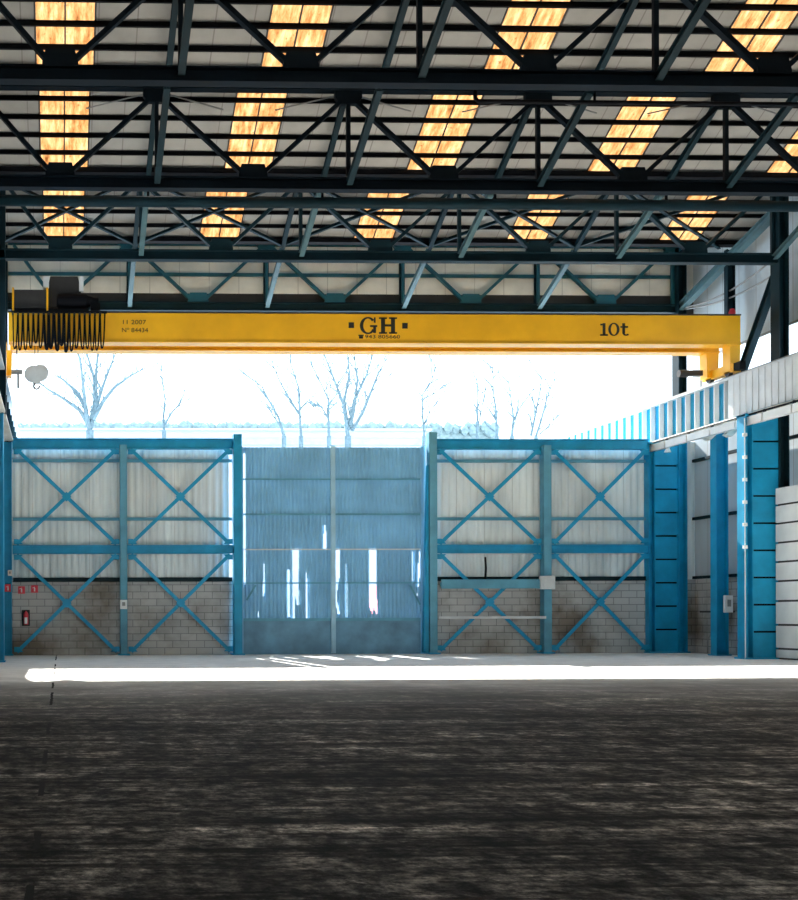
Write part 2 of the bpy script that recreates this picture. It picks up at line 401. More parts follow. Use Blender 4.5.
# roof rafters, valley braces and purlins
bay_names = {1: 'nearest roof bay', 2: 'middle roof bay', 3: 'farthest roof bay'}
for k in (0, 1, 2, 3):
    Y = G0(k); yv = Y+D/2
    for j, x in enumerate(top[1:]):
        if j == 4 and k == 3: continue
        if k >= 1 and j < 5:
            m = MB().ibeam((x,Y+.1,ZR-.34),(x,yv,ZV-.32),.13,.16,.02)
            tag(m.build('roof_rafter', 'teal', None, origin=(x,Y,ZT)), 'dark roof rafter in the %s, %s from the left' % (bay_names[k], ordn[j]), 'rafter', 'roof rafters')
        w = .22 if (j == 4 and k == 3) else .15
        m = MB().ibeam((x,yv,ZV-.36),(x,Y+D-.1,ZB+.02),w,w*1.05,.02)
        pl = 'paleteal' if k >= 2 else 'teal'  # far struts use the lit copy, near struts the shaded one
        tag(m.build('valley_brace', pl, None, origin=(x,yv,ZV-.36)), '%s sloping strut ending at the %s lattice girder, %s from the left' % ('pale teal' if k >= 2 else 'dark teal', ['nearest','second','third','farthest'][k], ordn[j]), 'strut', 'valley struts')
    if k == 0: continue
    for n in range(6):
        dy = .05+.515*n if n < 5 else D/2-.03
        y = yv-dy; z = ZV+dy*(ZR-ZV)/(D/2)-.065
        pos = ['lowest purlin, at the valley', 'second purlin up from the valley', 'third purlin up from the valley', 'fourth purlin up from the valley', 'fifth purlin up from the valley', 'ridge purlin'][n]
        m = MB().ibeam((XL,y,z),(22.6,y,z),.06,.115,.012)
        tag(m.build('roof_purlin', 'black', None, origin=(10,y,z)), 'dark steel %s of the %s' % (pos, bay_names[k]), 'purlin', 'roof purlins')
for k in (1, 2, 3):
    yv = G0(k)+D/2
    g = MB()
    g.box(XL, 22.6, yv-.16, yv+.16, ZV-.15, ZV-.13); g.box(XL, 22.6, yv-.16, yv-.14, ZV-.15, ZV-.03); g.box(XL, 22.6, yv+.14, yv+.16, ZV-.15, ZV-.03)
    tag(g.build('valley_gutter', 'black', None, origin=(10,yv,ZV-.27)), 'dark valley gutter running across the %s' % bay_names[k], 'gutter', 'valley gutters')
# crossed bracing rods in the last roof slope
Y = G[3]; yv = Y+D/2
for i in range(5):
    xa, xb = top[i], top[i+1]; xa = max(xa, XL+.05)
    t = thing('roof_cross_brace', 'dark crossed bracing bars under the farthest roof bay, %s pair from the left' % ordn[i], 'bracing', ((xa+xb)/2, yv, ZV-.3), 'crossed roof bracing')
    for (p, q) in ((xa, xb), (xb, xa)):
        MB().angle((p,Y+.15,ZR-.3),(q,yv-.05,ZV-.22),.10,.02).build('bracing_bar', 'teal', t)

# long round pipe across the hall, hung under the middle valley
yp = G0(2)+D/2; zp = 12.78
t = thing('overhead_pipe', 'long straight dark teal pipe crossing the hall below the second girder', 'pipe', (10, yp, zp))
MB().tube([(XL,yp,zp),(XR,yp,zp)], .145, 14).build('pipe', 'teal', t, smooth=True)
for x in top[1:]: MB().box(x-.03, x+.03, yp-.03, yp+.03, zp+.1, ZV-.3).build('hanger', 'black', t)
yq = 24.75
t = thing('service_pipe', 'thinner dark service pipe with an upward bend at its left end, beneath the nearest girder', 'pipe', (15, yq, 12.95))
MB().tube([(9.45,yq,13.4),(9.45,yq,13.12),(9.52,yq,13.05),(XR,yq,13.05)], .048, 10).build('pipe', 'black', t, smooth=True)
for x in (12.2, 17.0, 21.7): MB().box(x-.02, x+.02, yq-.02, yq+.02, 13.05, 13.42).build('hanger', 'black', t)

# ------------------------------------------------------------------ columns
def pier(Y, x0, x1, side, label, ch_out):
    """stepped crane column: plated lower leg, slimmer upper shaft"""
    t = thing('crane_column', label, 'column', ((x0+x1)/2, Y, 0), 'stepped crane columns')
    zt = 7.44; s = side
    xi, xo = (x0, x1) if s > 0 else (x1, x0)     # inner edge, outer edge
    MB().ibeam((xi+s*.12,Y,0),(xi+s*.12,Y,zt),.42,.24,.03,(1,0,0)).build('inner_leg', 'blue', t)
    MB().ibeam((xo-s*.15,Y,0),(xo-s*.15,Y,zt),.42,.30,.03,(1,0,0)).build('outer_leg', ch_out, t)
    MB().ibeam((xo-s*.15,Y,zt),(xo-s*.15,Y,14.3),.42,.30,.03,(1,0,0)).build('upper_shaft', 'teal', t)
    n = 9; h = zt/n
    a, b = sorted((xi+s*.24, xo-s*.30))
    for i in range(n):
        m = MB().box(a, b, Y-.14, Y+.14, i*h+.03, (i+1)*h-.03)
        m.build('batten_plate', 'blue', t)
        MB().box(a, b, Y-.05, Y+.05, (i+1)*h-.03, (i+1)*h+.03 if i < n-1 else zt).build('batten_gap', 'black', t)
    MB().box(min(xi,xo)-.05, max(xi,xo)+.05, Y-.3, Y+.3, 0, .05).build('base_plate', 'blue', t)
    MB().box(min(xi,xo), max(xi-s*.0,xo-s*.3), Y-.24, Y+.24, zt-.06, zt).build('cap_plate', 'blue', t)
    return t
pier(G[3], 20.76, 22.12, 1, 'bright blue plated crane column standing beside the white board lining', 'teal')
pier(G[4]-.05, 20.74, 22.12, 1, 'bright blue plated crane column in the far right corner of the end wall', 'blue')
for (Y, lab, xe) in ((G[3], 'blue steel column at the left edge, the nearer of the two', -1.69), (G[4]-.1, 'blue steel column at the left edge where the end wall begins', -1.70)):
    t = thing('building_column', lab, 'column', (-1.86, Y, 0), 'left columns')
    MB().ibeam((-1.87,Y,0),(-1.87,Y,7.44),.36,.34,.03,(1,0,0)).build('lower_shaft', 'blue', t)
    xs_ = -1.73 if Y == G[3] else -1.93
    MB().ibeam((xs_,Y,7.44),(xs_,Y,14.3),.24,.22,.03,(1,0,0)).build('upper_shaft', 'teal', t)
    MB().box(-2.05, -1.66, Y-.22, Y+.22, 0, .05).build('base_plate', 'blue', t)
# intermediate side-wall post
t = thing('wall_post', 'slim bright blue post halfway along the right side wall between the two plated columns', 'post', (21.78, 35.75, 0))
MB().ibeam((21.75,35.75,0),(21.75,35.75,7.42),.34,.40,.03,(1,0,0)).build('lower_shaft', 'blue', t)
MB().ibeam((22.12,35.75,7.42),(22.12,35.75,13.4),.2,.26,.025,(1,0,0)).build('upper_shaft', 'teal', t)
MB().box(21.5, 22.0, 35.5, 36.0, 0, .04).build('base_plate', 'blue', t)
# side wall rails
for z, w in ((2.66, 'lowest'), (4.75, 'middle'), (6.8, 'uppermost')):
    m = MB().bar((XR-.05,32.9,z),(XR-.05,YW,z),.12,.10)
    tag(m.build('wall_rail', 'teal', None, origin=(XR,35.5,z)), 'dark horizontal rail on the right side wall, %s one below the runway' % w, 'rail', 'side wall rails')
# knee brace
m = MB().ibeam((22.0,33.25,11.75),(22.0,35.15,8.85),.2,.24,.025)
tag(m.build('knee_brace', 'teal', None, origin=(22,33.25,11.75)), 'steep dark teal knee brace between the right column and the crane runway', 'brace')
m = MB().ibeam((22.0,33.2,13.75),(22.0,38.4,12.25),.24,.26,.03)
tag(m.build('eaves_beam', 'paleteal', None, origin=(22,35,13)), 'sloping teal beam at the upper right above the crane end', 'beam')
for i, (za, zb, sag) in enumerate(((12.45, 12.2, .28), (11.9, 12.15, .22))):
    pts = [(22.05+.25*u*(1-u), 33.1+5.2*u, za+(zb-za)*u-sag*4*u*(1-u)) for u in [n/12 for n in range(13)]]
    m = MB().tube(pts, .03, 6)
    tag(m.build('sagging_cable', 'grey', None, smooth=True, origin=pts[0]), ['grey cable sagging along the right wall beside the column, upper one', 'grey cable sagging along the right wall beside the column, lower one'][i], 'cable', 'sagging cables')

# ------------------------------------------------------------------ steel frame of the end wall
yf = 38.22
posts = [(X(119.5), X(126.5), 7.3, 'greyblue', 'grey blue post dividing the left half of the end wall in two bays'),
         (X(232), X(240), 7.67, 'blue', 'tall blue gate post on the left side of the torn gate'),
         (X(425.5), X(433), 7.75, 'greyblue', 'tall grey blue gate post on the right side of the torn gate'),
         (X(538.5), X(546), 7.3, 'greyblue', 'grey blue post dividing the right half of the end wall in two bays')]
for a, b, z, mt, lab in posts:
    t = thing('wall_column', lab, 'post', ((a+b)/2, yf, 0), 'end wall posts')
    MB().ibeam(((a+b)/2,yf,0),((a+b)/2,yf,z),.34,b-a,.03,(1,0,0)).build('shaft', mt, t)
    MB().box(a, b, yf-.17, yf-.14, .05, z).build('flange', mt, t)
    MB().box(a-.08, b+.08, yf-.25, yf+.25, 0, .05).build('base_plate', 'blue', t)
bays = [(X(13), X(119.5)), (X(126.5), X(232)), (X(433), X(538.5)), (X(546), X(645))]
bnames = ['leftmost bay of the end wall', 'bay directly left of the gate', 'bay directly right of the gate', 'bay beside the plated corner column']
yb = 38.32
for side, (a, b) in (('left', (X(13), X(232))), ('right', (X(433), X(645)))):
    m = MB().ibeam((a,yb,7.36),(b,yb,7.36),.24,.36,.03)
    tag(m.build('top_beam', 'blue', None, origin=((a+b)/2,yb,7.36)), 'blue beam along the top edge of the %s half of the end wall' % side, 'beam', 'end wall top beams')
for (a, b), nm in zip(bays, bnames):
    m = MB().ibeam((a,yb-.02,3.68),(b,yb-.02,3.68),.24,.30,.03)
    tag(m.build('middle_beam', 'blue', None, origin=((a+b)/2,yb,3.68)), 'blue horizontal beam at mid height in the %s' % nm, 'beam', 'end wall middle beams')
    for z, h, w in ((6.80, .10, 'upper'), (4.76, .10, 'middle'), (2.64, .14, 'lower')):
        m = MB().angle((a,yb+.13,z),(b,yb+.13,z),h,.02)
        tag(m.build('sheeting_rail', 'greyblue' if w != 'lower' else 'teal', None, origin=((a+b)/2,yb,z)), 'thin %s sheeting rail across the %s' % (w, nm), 'rail', 'end wall sheeting rails')
    for z0, z1, w in ((3.86, 7.16, 'upper'), (.12, 3.50, 'lower')):
        aa, bb = a+.14, b-.12
        t = thing('cross_brace', 'blue steel X brace in the %s half of the %s' % (w, nm), 'cross brace', ((aa+bb)/2, yb, z0), 'end wall X braces')
        for (p, q) in (((aa,z1),(bb,z0)), ((aa,z0),(bb,z1))):
            MB().angle((p[0],yb-.06,p[1]),(q[0],yb-.06,q[1]),.125,.02,(0,1,0)).build('brace_bar', 'blue', t)
        cx, cz = (aa+bb)/2, (z0+z1)/2
        MB().prism([(cx-.17,cz),(cx,cz-.17),(cx+.17,cz),(cx,cz+.17)], yb-.16, yb-.13).build('centre_plate', 'blue', t)
        for (px_, pz_, sx, sz) in ((aa,z1,1,-1),(bb,z1,-1,-1),(aa,z0,1,1),(bb,z0,-1,1)):
            MB().prism([(px_-sx*.10,pz_),(px_+sx*.22,pz_),(px_+sx*.06,pz_+sz*.18),(px_-sx*.10,pz_+sz*.18)], yb-.12, yb-.10).build('corner_plate', 'blue', t)
# hand rail and ledge box to the right of the gate
m = MB().bar((X(434),38.05,1.27),(X(540),38.05,1.27),.06,.09)
tag(m.build('guard_rail', 'lightgrey', None, origin=(X(487),38.05,1.27)), 'light horizontal guard rail low across the bay directly right of the gate', 'rail')
m = MB().box(X(436), X(538), 37.98, 38.12, 2.36, 2.50).box(X(436), X(538), 37.95, 38.0, 2.28, 2.60)
tag(m.build('guide_channel', 'greyblue', None, origin=(X(487),38.05,2.4)), 'grey blue steel channel across the bay directly right of the gate at block height', 'channel')
m = MB().box(X(533), X(547), 37.85, 38.04, 2.25, 2.72).box(X(535), X(545), 37.80, 37.86, 2.32, 2.62)
tag(m.build('switch_cabinet', 'lightgrey', None, bevel=.01, origin=(X(540),37.95,2.25)), 'pale grey box on the post right of the gate at the end of the channel', 'box')
m = MB().tube([(X(483),38.3,3.4),(X(483.5),38.28,3.0),(X(483),38.3,2.6)], .035, 6)
tag(m.build('hanging_cable', 'black', None, origin=(X(483),38.3,3.4)), 'short dark cable hanging below the mid beam right of the gate', 'cable')

# ------------------------------------------------------------------ torn corrugated gate
yg = 38.45
def pz(py): return at(333, py, yg).z
def gx(px): return at(px, 540, yg).x
holes = []
def slit(pts): holes.append([(gx(x), pz(y)) for x, y in pts])
slit([(292.5,550),(299.5,550),(298.5,582),(299.3,604),(297,606),(295,592),(294.2,619),(292.2,619)])
slit([(333.5,550),(340,550),(339.5,575),(337,590),(336.5,600),(340.5,615),(337,615),(334,596),(331.8,607)])
slit([(369.5,550),(376,550),(375.8,592),(377.5,607),(376.5,615),(374,609),(371.5,613),(368.8,604)])
slit([(263.2,561),(264.4,566),(264.6,592),(262.8,595)])
slit([(287.5,570),(289,570),(289.2,616),(287,616)])
slit([(305.6,570),(306.8,575),(307.2,619),(305,619)])
slit([(345.3,561),(346.8,564),(347.3,616),(345,616)])
slit([(324.4,524),(325.8,530),(325.9,549),(322.8,549)])
slit([(412,553),(413,553),(413,582),(411.6,582)])
slit([(418.5,552),(420.3,551),(419,580),(417,596)])
slit([(257.5,610),(258.4,610),(258.4,617),(257.3,617)])
def inside(x, z, P):
    c = False; j = len(P)-1
    for i in range(len(P)):
        (xi, zi), (xj, zj) = P[i], P[j]
        if (zi > z) != (zj > z) and x < (xj-xi)*(z-zi)/(zj-zi)+xi: c = not c
        j = i
    return c
gate = thing('corrugated_gate', 'tall pale blue corrugated double gate with torn bright slits in the end wall', 'gate', ((gx(242)+gx(423))/2, yg, 0))
def leaf(x0, x1):
    m = MB(); n = int((x1-x0)/.035); z0, z1 = 1.2, pz(447.5); rows = 58
    off = lambda i: yg-(.032 if (i % 4) in (1, 2) else 0)
    for i in range(n):
        a, b = x0+(x1-x0)*i/n, x0+(x1-x0)*(i+1)/n
        run = None
        for r in range(rows+1):
            za, zb = z0+(z1-z0)*r/rows, z0+(z1-z0)*(r+1)/rows
            ok = r < rows and not any(inside((a+b)/2, (za+zb)/2, P) for P in holes)
            if ok and run is None: run = za
            if not ok and run is not None:
                m.quad((a,off(i),run),(b,off(i+1),run),(b,off(i+1),za),(a,off(i),za)); run = None
    lf = m.build('leaf', 'gate', gate)
    for py, mt, h in ((479.5,'greyblue',.05),(514.5,'greyblue',.06),(549.5,'lightgrey',.045),(583,'greyblue',.05),(619.5,'greyblue',.10)):
        z = pz(py); MB().box(x0, x1, yg-.075, yg-.034, z-h/2, z+h/2).build('rail', mt, lf)
    MB().box(x0, x1, yg-.06, yg-.03, .0, 1.24).build('kick_plate', 'gatedark', lf)
    for xx in ((x0+.03) if x0 < gx(300) else (x1-.05),): MB().box(xx-.05, xx+.05, yg-.10, yg-.035, .0, z1).build('stile', 'gate', lf)
    return lf
slit([(243.6,452),(245.6,452),(245.3,583),(243.6,583)])
l1 = leaf(gx(240.5), gx(330.2)); l2 = leaf(gx(334.6), gx(422.5))
MB().box(gx(330.2), gx(334.6), yg-.14, yg+.05, .03, pz(446)).build('centre_post', 'paleblue', gate)
MB().bar((gx(246),yg-.09,pz(600)),(gx(255),yg-.09,pz(585)),.04,.06).build('corner_strut', 'greyblue', gate)
MB().bar((gx(419),yg-.09,pz(605)),(gx(409),yg-.09,pz(585)),.04,.06).build('corner_strut', 'greyblue', gate)
MB().box(gx(421.5), gx(426), yg+.02, yg+.06, 0, pz(446)).build('jamb', 'paleblue', gate)
MB().box(gx(242), gx(423.5), yg-.04, yg+.06, 0, .05).build('threshold', 'gatedark', gate)
t = thing('gate_stay', 'tapering bright blue stay between the gate and its right-hand post', 'stay', (gx(426), 38.2, 0))
MB().hexa([(gx(420),38.1,.05),(gx(425.3),38.1,.05),(gx(425.3),38.3,.05),(gx(420),38.3,.05),(gx(424.6),38.1,6.6),(gx(425.4),38.1,6.6),(gx(425.4),38.3,6.6),(gx(424.6),38.3,6.6)]).build('stay_plate', 'blue', t)
m = MB().box(at(362,590,43).x, at(382,590,43).x, 43.0, 43.1, 0.0, at(370,586,43).z)
tag(m.build('site_board', 'pink', None, origin=(gx(372),43,0)), 'faded red board standing in the yard behind the torn slit of the right gate leaf', 'board')

# ------------------------------------------------------------------ crane runways
def runway(xc, label, stiff, y0, y1, smat):
    t = thing('crane_runway', label, 'crane runway', (xc, y0, 7.45), 'crane runway beams')
    MB().box(xc-.02, xc+.02, y0, y1, 7.48, 8.75).build('web', 'blue', t)
    MB().box(xc-.2, xc+.2, y0, y1, 8.75, 8.81).build('top_flange', 'lightgrey', t)
    MB().box(xc-.22, xc+.22, y0, y1, 7.45, 7.51).build('bottom_flange', 'cream', t)
    MB().box(xc-.04, xc+.04, y0, y1, 8.81, 8.9).build('crane_rail', 'grey', t)
    for y in stiff:
        for s in (-1, 1):
            MB().box(min(xc+s*.02, xc+s*.19), max(xc+s*.02, xc+s*.09), y-.010, y+.012, 7.51, 8.75).build('stiffener', smat, t)
    MB().box(xc-.18, xc+.18, y1-.5, y1-.14, -.03, 7.45).build('yard_leg', 'blue', t)
    return t
rwy = runway(21.22, 'blue crane runway beam with white stiffeners running out through the right wall top', [34.3+.54*i for i in range(8)]+[38.65+.56*i for i in range(19)], 25.5, 50, 'white')
cp = MB()
n = 112
for i in range(n):
    y0, y1 = 25.5+(34.0-25.5)*i/n, 25.5+(34.0-25.5)*(i+1)/n
    d0 = .02 if i % 4 == 0 else 0
    cp.box(20.98-d0, 21.0, y0, y1, 7.52, 8.74)
cp.build('cover_panel', 'lightgrey', rwy)
runway(-1.86, 'crane runway beam along the left edge seen nearly end on', [25.6+1.24*i for i in range(19)], 25.5, 50, 'teal')

t = thing('busbar_duct', 'white segmented power rail hanging under the right crane runway', 'power rail', (20.95, 32, 7.1))
for i in range(10):
    y = 25.6+1.32*i
    MB().box(20.87, 21.03, y, y+1.25, 7.12, 7.36).build('segment', 'white' if i != 9 else 'cream', t)
    MB().box(20.92, 20.98, y+1.25, y+1.32, 7.15, 7.47).build('hanger', 'black', t)
m = MB().tube([(20.86,25.5,7.42),(20.86,30,7.40),(20.86,34,7.42),(20.86,39,7.41)], .03, 6)
tag(m.build('runway_cable', 'black', None, origin=(20.86,32,7.4)), 'dark cable clipped beneath the right runway above the white power rail', 'cable')
def flood(px, py, Y, lab, sc):
    p = at(px, py, Y); p.x = max(p.x, 21.06); t = thing('floodlight', lab, 'floodlight', p, 'small floodlights')
    MB().lathe([(.04*sc,.26*sc),(.10*sc,.22*sc),(.12*sc,.0),(.21*sc,-.2*sc),(.20*sc,-.22*sc)], p, 2, 12).build('housing', 'white', t, smooth=True)
    MB().box(p.x-.02, p.x+.02, p.y-.02, p.y+.02, p.z+.2*sc, 7.48).build('bracket', 'grey', t)
flood(683, 436, 37.6, 'small white floodlight hanging from the runway by the corner column', 1.0)
flood(664, 449, 37.6, 'tiny white lamp hanging above the plated corner column', .55)
def lampbox(px, py, Y, lab):
    p = at(px, py, Y); t = thing('box_lamp', lab, 'lamp', p, 'box lamps')
    MB().hexa([(p.x-.3,p.y-.1,p.z-.25),(p.x-.12,p.y-.14,p.z-.32),(p.x-.12,p.y+.14,p.z-.32),(p.x-.3,p.y+.1,p.z-.25),(p.x-.02,p.y-.1,p.z+.02),(p.x+.16,p.y-.14,p.z-.05),(p.x+.16,p.y+.14,p.z-.05),(p.x-.02,p.y+.1,p.z+.02)]).build('housing', 'cream', t)
    MB().box(p.x+.02, p.x+.06, p.y-.03, p.y+.03, p.z-.05, 7.48).build('bracket', 'grey', t)
lampbox(712, 431, 35.6, 'tilted cream lamp under the runway left of the slim post')
lampbox(733, 427, 34.4, 'tilted cream lamp under the runway right of the slim post')

# ------------------------------------------------------------------ overhead crane
yc = 34.1
cr = thing('overhead_crane', 'yellow ten tonne overhead travelling crane spanning the whole hall', 'crane', (10, yc, 8.9))
def girder(y0, x0, x1, front):
    m = MB().box(x0, x1, y0+.03, y0+.42, 9.9, 10.78)
    g = m.build('girder', 'yellow', cr)
    MB().box(x0, x1, y0-.02, y0+.47, 10.78, 10.82).build('top_flange', 'dark', g)
    MB().box(x0, x1, y0-.02, y0+.47, 9.86, 9.90).build('bottom_flange', 'yellow', g)
    return g
XC0, XC1 = -1.60, 21.46
gf = girder(yc, XC0, XC1, True)
gr = girder(35.15, XC0, XC1-.05, False)
for sx, xe in ((1, XC1), (-1, XC0)):
    if sx < 0: xe = -2.0; 
    for y0 in (yc, 35.15):
        w = .34 if y0 == yc else .46
        a, b = sorted((xe-(0 if y0 == yc else sx*.05), xe-sx*w))
        MB().hexa([(a+.02,y0+.03,9.05),(b-.02,y0+.03,9.05),(b-.02,y0+.42,9.05),(a+.02,y0+.42,9.05),(a,y0+.03,9.87),(b,y0+.03,9.87),(b,y0+.42,9.87),(a,y0+.42,9.87)]).build('leg', 'yellow', cr)
    ec = MB().box(xe-sx*.17-.13, xe-sx*.17+.13, yc-.05, 35.7, 9.0, 9.28).build('end_carriage', 'yellow', cr)
    for y in (yc+.25, 35.35):
        MB().lathe([(.14,-.06),(.14,.06)], (xe-sx*.24, y, 9.04), 0, 16).build('wheel', 'dark', ec)
    MB().box(xe-sx*.17-.1, xe-sx*.17+.1, 33.75, 34.05, 9.02, 9.26).build('buffer', 'black', ec)
MB().box(20.45, 20.95, 35.3, 35.5, 9.15, 9.32).lathe([(.12,0),(.12,.3)], (20.2,35.4,9.23), 0, 12).build('drive_motor', 'dark', cr)
MB().lathe([(.09,0),(.10,.12),(.06,.22)], (21.3,yc+.2,10.82), 2, 10).build('warning_lamp', 'red', cr)
# lettering on the front girder
FY = yc+.03
def PX(px, py): p = at(px, py, FY); return p.x, p.z
def rect(m, x0, y0, x1, y1):
    (a, b), (c, d) = PX(x0, y1), PX(x1, y0); m.prism([(a,b),(c,b),(c,d),(a,d)], FY-.008, FY+.002)
def arc(m, cx, cy, rx, ry, tx, ty, a0, a1, n=28):
    for i in range(n):
        u0, u1 = math.radians(a0+(a1-a0)*i/n), math.radians(a0+(a1-a0)*(i+1)/n); q = []
        for u, k in ((u0, 0), (u1, 0), (u1, 1), (u0, 1)):
            q.append(PX(cx+(rx-k*tx)*math.cos(u), cy-(ry-k*ty)*math.sin(u)))
        m.prism(q, FY-.008, FY+.002)
m = MB()
arc(m, 368, 325.6, 8.2, 8.6, 3.4, 1.6, 38, 330)                  # G
rect(m, 373.2, 326, 376, 333); rect(m, 370, 325.2, 377.2, 327); rect(m, 373.9, 317.4, 375.6, 322.8)
rect(m, 381, 317.6, 385, 333.6); rect(m, 391, 317.6, 395, 333.6); rect(m, 384, 324.4, 392, 326.6)   # H
for x in (379, 389): rect(m, x, 317.4, x+8, 319); rect(m, x, 332.2, x+8, 333.8)
rect(m, 348.6, 322.4, 354, 328); rect(m, 402.2, 323, 407.6, 328.6)
m.build('lettering', 'ink', gf)
m = MB()
rect(m, 602.6, 323.2, 605.4, 335.6); rect(m, 600, 334.2, 607.8, 335.8); rect(m, 600.2, 323.8, 603, 325.4)     # 1
arc(m, 613.8, 329.4, 5.6, 6.6, 2.6, 1.2, 0, 360)                                                              # 0
rect(m, 622.2, 323.2, 625, 333.6); rect(m, 620.4, 326.2, 628, 327.8); arc(m, 626, 332.4, 3.8, 3.4, 2.0, 1.3, 180, 320, 12)  # t
m.build('lettering', 'ink', gf)
def small_text(body, px, py, hpx, wpx):
    cu = bpy.data.curves.new('lettering', 'FONT'); cu.body = body; cu.size = 1; cu.extrude = 0.004
    tmp = bpy.data.objects.new('tmp', cu); COL.objects.link(tmp); bpy.context.view_layer.update()
    me = bpy.data.meshes.new_from_object(tmp.evaluated_get(bpy.context.evaluated_depsgraph_get()))
    bpy.data.objects.remove(tmp); bpy.data.curves.remove(cu)
    xs_ = [v.co.x for v in me.vertices]; ys_ = [v.co.y for v in me.vertices]
    (x0, z0), (x1, z1) = PX(px, py+hpx), PX(px+wpx, py)
    sx = (x1-x0)/(max(xs_)-min(xs_)); sz = (z1-z0)/(max(ys_)-min(ys_)); o = ORG[gf.name]
    for v in me.vertices:
        x = x0+(v.co.x-min(xs_))*sx; z = z0+(v.co.y-min(ys_))*sz; y = FY-.004-v.co.z
        v.co = V((x, y, z))-o
    me.materials.clear(); me.materials.append(MT['ink'])
    ob = bpy.data.objects.new('lettering', me); COL.objects.link(ob); ob.parent = gf
small_text('943 805660', 365, 335, 3.4, 35)
small_text('11 2007', 123, 320, 4.2, 23)
small_text('Nº 84434', 122, 328, 4.2, 26)
m = MB()   # little telephone sign
rect(m, 359, 336.2, 363, 338.6); rect(m, 358.4, 334.8, 363.6, 336); m.build('lettering', 'ink', gf)

# hoist trolley
ht = thing('hoist_trolley', 'dark hoist trolley with motor and drum sitting at the left end of the crane', 'hoist trolley', (-.3, 34.8, 10.82))
MB().box(-1.45, -.42, 34.15, 35.5, 10.92, 11.50).build('control_box', 'dark', ht, bevel=.02)
for x in (-1.48, -.42): MB().box(x, x+.06, 34.1, 35.55, 10.84, 11.55).build('frame_plate', 'yellow', ht)
MB().prism([(-.36,11.0),(.66,11.0),(.66,11.55),(.56,11.98),(-.30,11.98),(-.36,11.7)], 34.35, 35.4).build('gearbox', 'dark', ht, bevel=.02)
MB().lathe([(.16,0),(.22,.05),(.22,.9),(.17,1.0),(.12,1.15),(.12,1.3)], (-.1,34.3,11.18), 0, 16).build('motor', 'black', ht, smooth=False)
MB().box(.95, 1.25, 34.15, 34.45, 10.86, 11.1).build('motor_foot', 'black', ht)
MB().lathe([(.3,0),(.3,.9)], (-.35,35.1,11.2), 0, 18).build('rope_drum', 'dark', ht)
MB().box(.60, .74, 34.3, 34.5, 11.5, 11.95).build('junction_box', 'white', ht)
MB().box(-.52, -.34, 34.3, 34.5, 11.6, 11.95).build('junction_box', 'white', ht)
MB().box(-1.5, .9, 34.15, 34.3, 10.82, 10.92).box(-1.5, .9, 35.3, 35.5, 10.82, 10.92).build('bogie_frame', 'black', ht)
rp = at(36.5, 374, 34.8)
for dx in (-.05, .05): MB().tube([(rp.x+dx,34.82,rp.z+.2),(rp.x+dx,34.82,10.95)], .012, 6).build('hoist_rope', 'dark', ht)
hk = MB().lathe([(.12,-.09),(.25,-.08),(.27,0),(.25,.08),(.12,.09)], (rp.x-.12,34.82,rp.z), 1, 18)
hk.lathe([(.12,-.09),(.25,-.08),(.27,0),(.25,.08),(.12,.09)], (rp.x+.12,34.82,rp.z+.04), 1, 18).box(rp.x-.12, rp.x+.12, 34.72, 34.92, rp.z-.3, rp.z)
hb = hk.build('hook_block', 'lightgrey', ht)
pts = [(rp.x+.09*math.cos(u), 34.82, rp.z-.38+.09*math.sin(u)) for u in [math.radians(120+25*i) for i in range(11)]]
MB().tube(pts, .03, 8).build('hook', 'dark', hb)
pp = at(17, 374, 34.6)
t = thing('limit_switch', 'small grey T shaped device hanging under the left end of the crane beside the hook', 'switch', pp)
MB().box(pp.x-.17, pp.x+.17, pp.y-.06, pp.y+.06, pp.z, pp.z+.12).build('crossbar', 'grey', t)
MB().box(pp.x-.0, pp.x+.07, pp.y-.03, pp.y+.03, pp.z-.45, pp.z).build('stem', 'grey', t)
MB().box(pp.x-.02, pp.x+.02, pp.y-.02, pp.y+.02, pp.z+.12, 9.87).build('hanger', 'dark', t)
# festoon
fs = thing('cable_festoon', 'row of dark looped supply cables hanging at the left end of the yellow crane girder', 'festoon cable', (0, 33.98, 10.8))
MB().bar((-1.5,33.98,10.76),(1.45,33.98,10.76),.05,.07).build('track', 'black', fs)
nl = 18
for i in range(nl):
    xa = -1.45+2.85*i/nl; xb = xa+2.85/nl*.92
    dn = 1.08+.12*random.random()-(.15 if i in (4, 9) else 0); tw = .06*(random.random()-.5)
    pts = []
    for n in range(13):
        u = n/12; xx = xa+(xb-xa)*u; z = 10.74-dn*(1-abs(2*u-1)**3.2)
        pts.append((xx+tw*math.sin(PI*u), 33.98+.02*math.sin(9*u+i), z))
    MB().tube(pts, .024 if not (6 <= i <= 10) else .04, 6).build('cable_loop', 'black', fs, smooth=True)
    MB().box(xa-.03, xa+.03, 33.94, 34.02, 10.66, 10.74).build('cable_carrier', 'dark', fs)

# fascia rail and posts in front of the far upper wall
m = MB().bar((-1.81,38.6,13.37),(21.81,38.6,13.37),.05,.12)
tag(m.build('fascia_rail', 'midteal', None, origin=(10,38.52,13.37)), 'thin teal rail running across the pale upper wall panels above the crane', 'rail')
m = MB().bar((-1.81,38.5+.1,14.42),(21.81,38.6,14.42),.06,.08)
tag(m.build('fascia_rail', 'midteal', None, origin=(10,38.6,14.42)), 'thinner teal rail close under the roof in front of the pale upper wall panels', 'rail')
for i, x in enumerate(top[1:5]):
    m = MB().ibeam((x,38.5+.1,12.05),(x,38.6,14.4),.1,.18,.02,(1,0,0))
    tag(m.build('fascia_post', 'teal', None, origin=(x,38.6,12)), 'dark teal post against the pale upper wall panels, %s from the left' % ordn[i], 'post', 'upper wall posts')

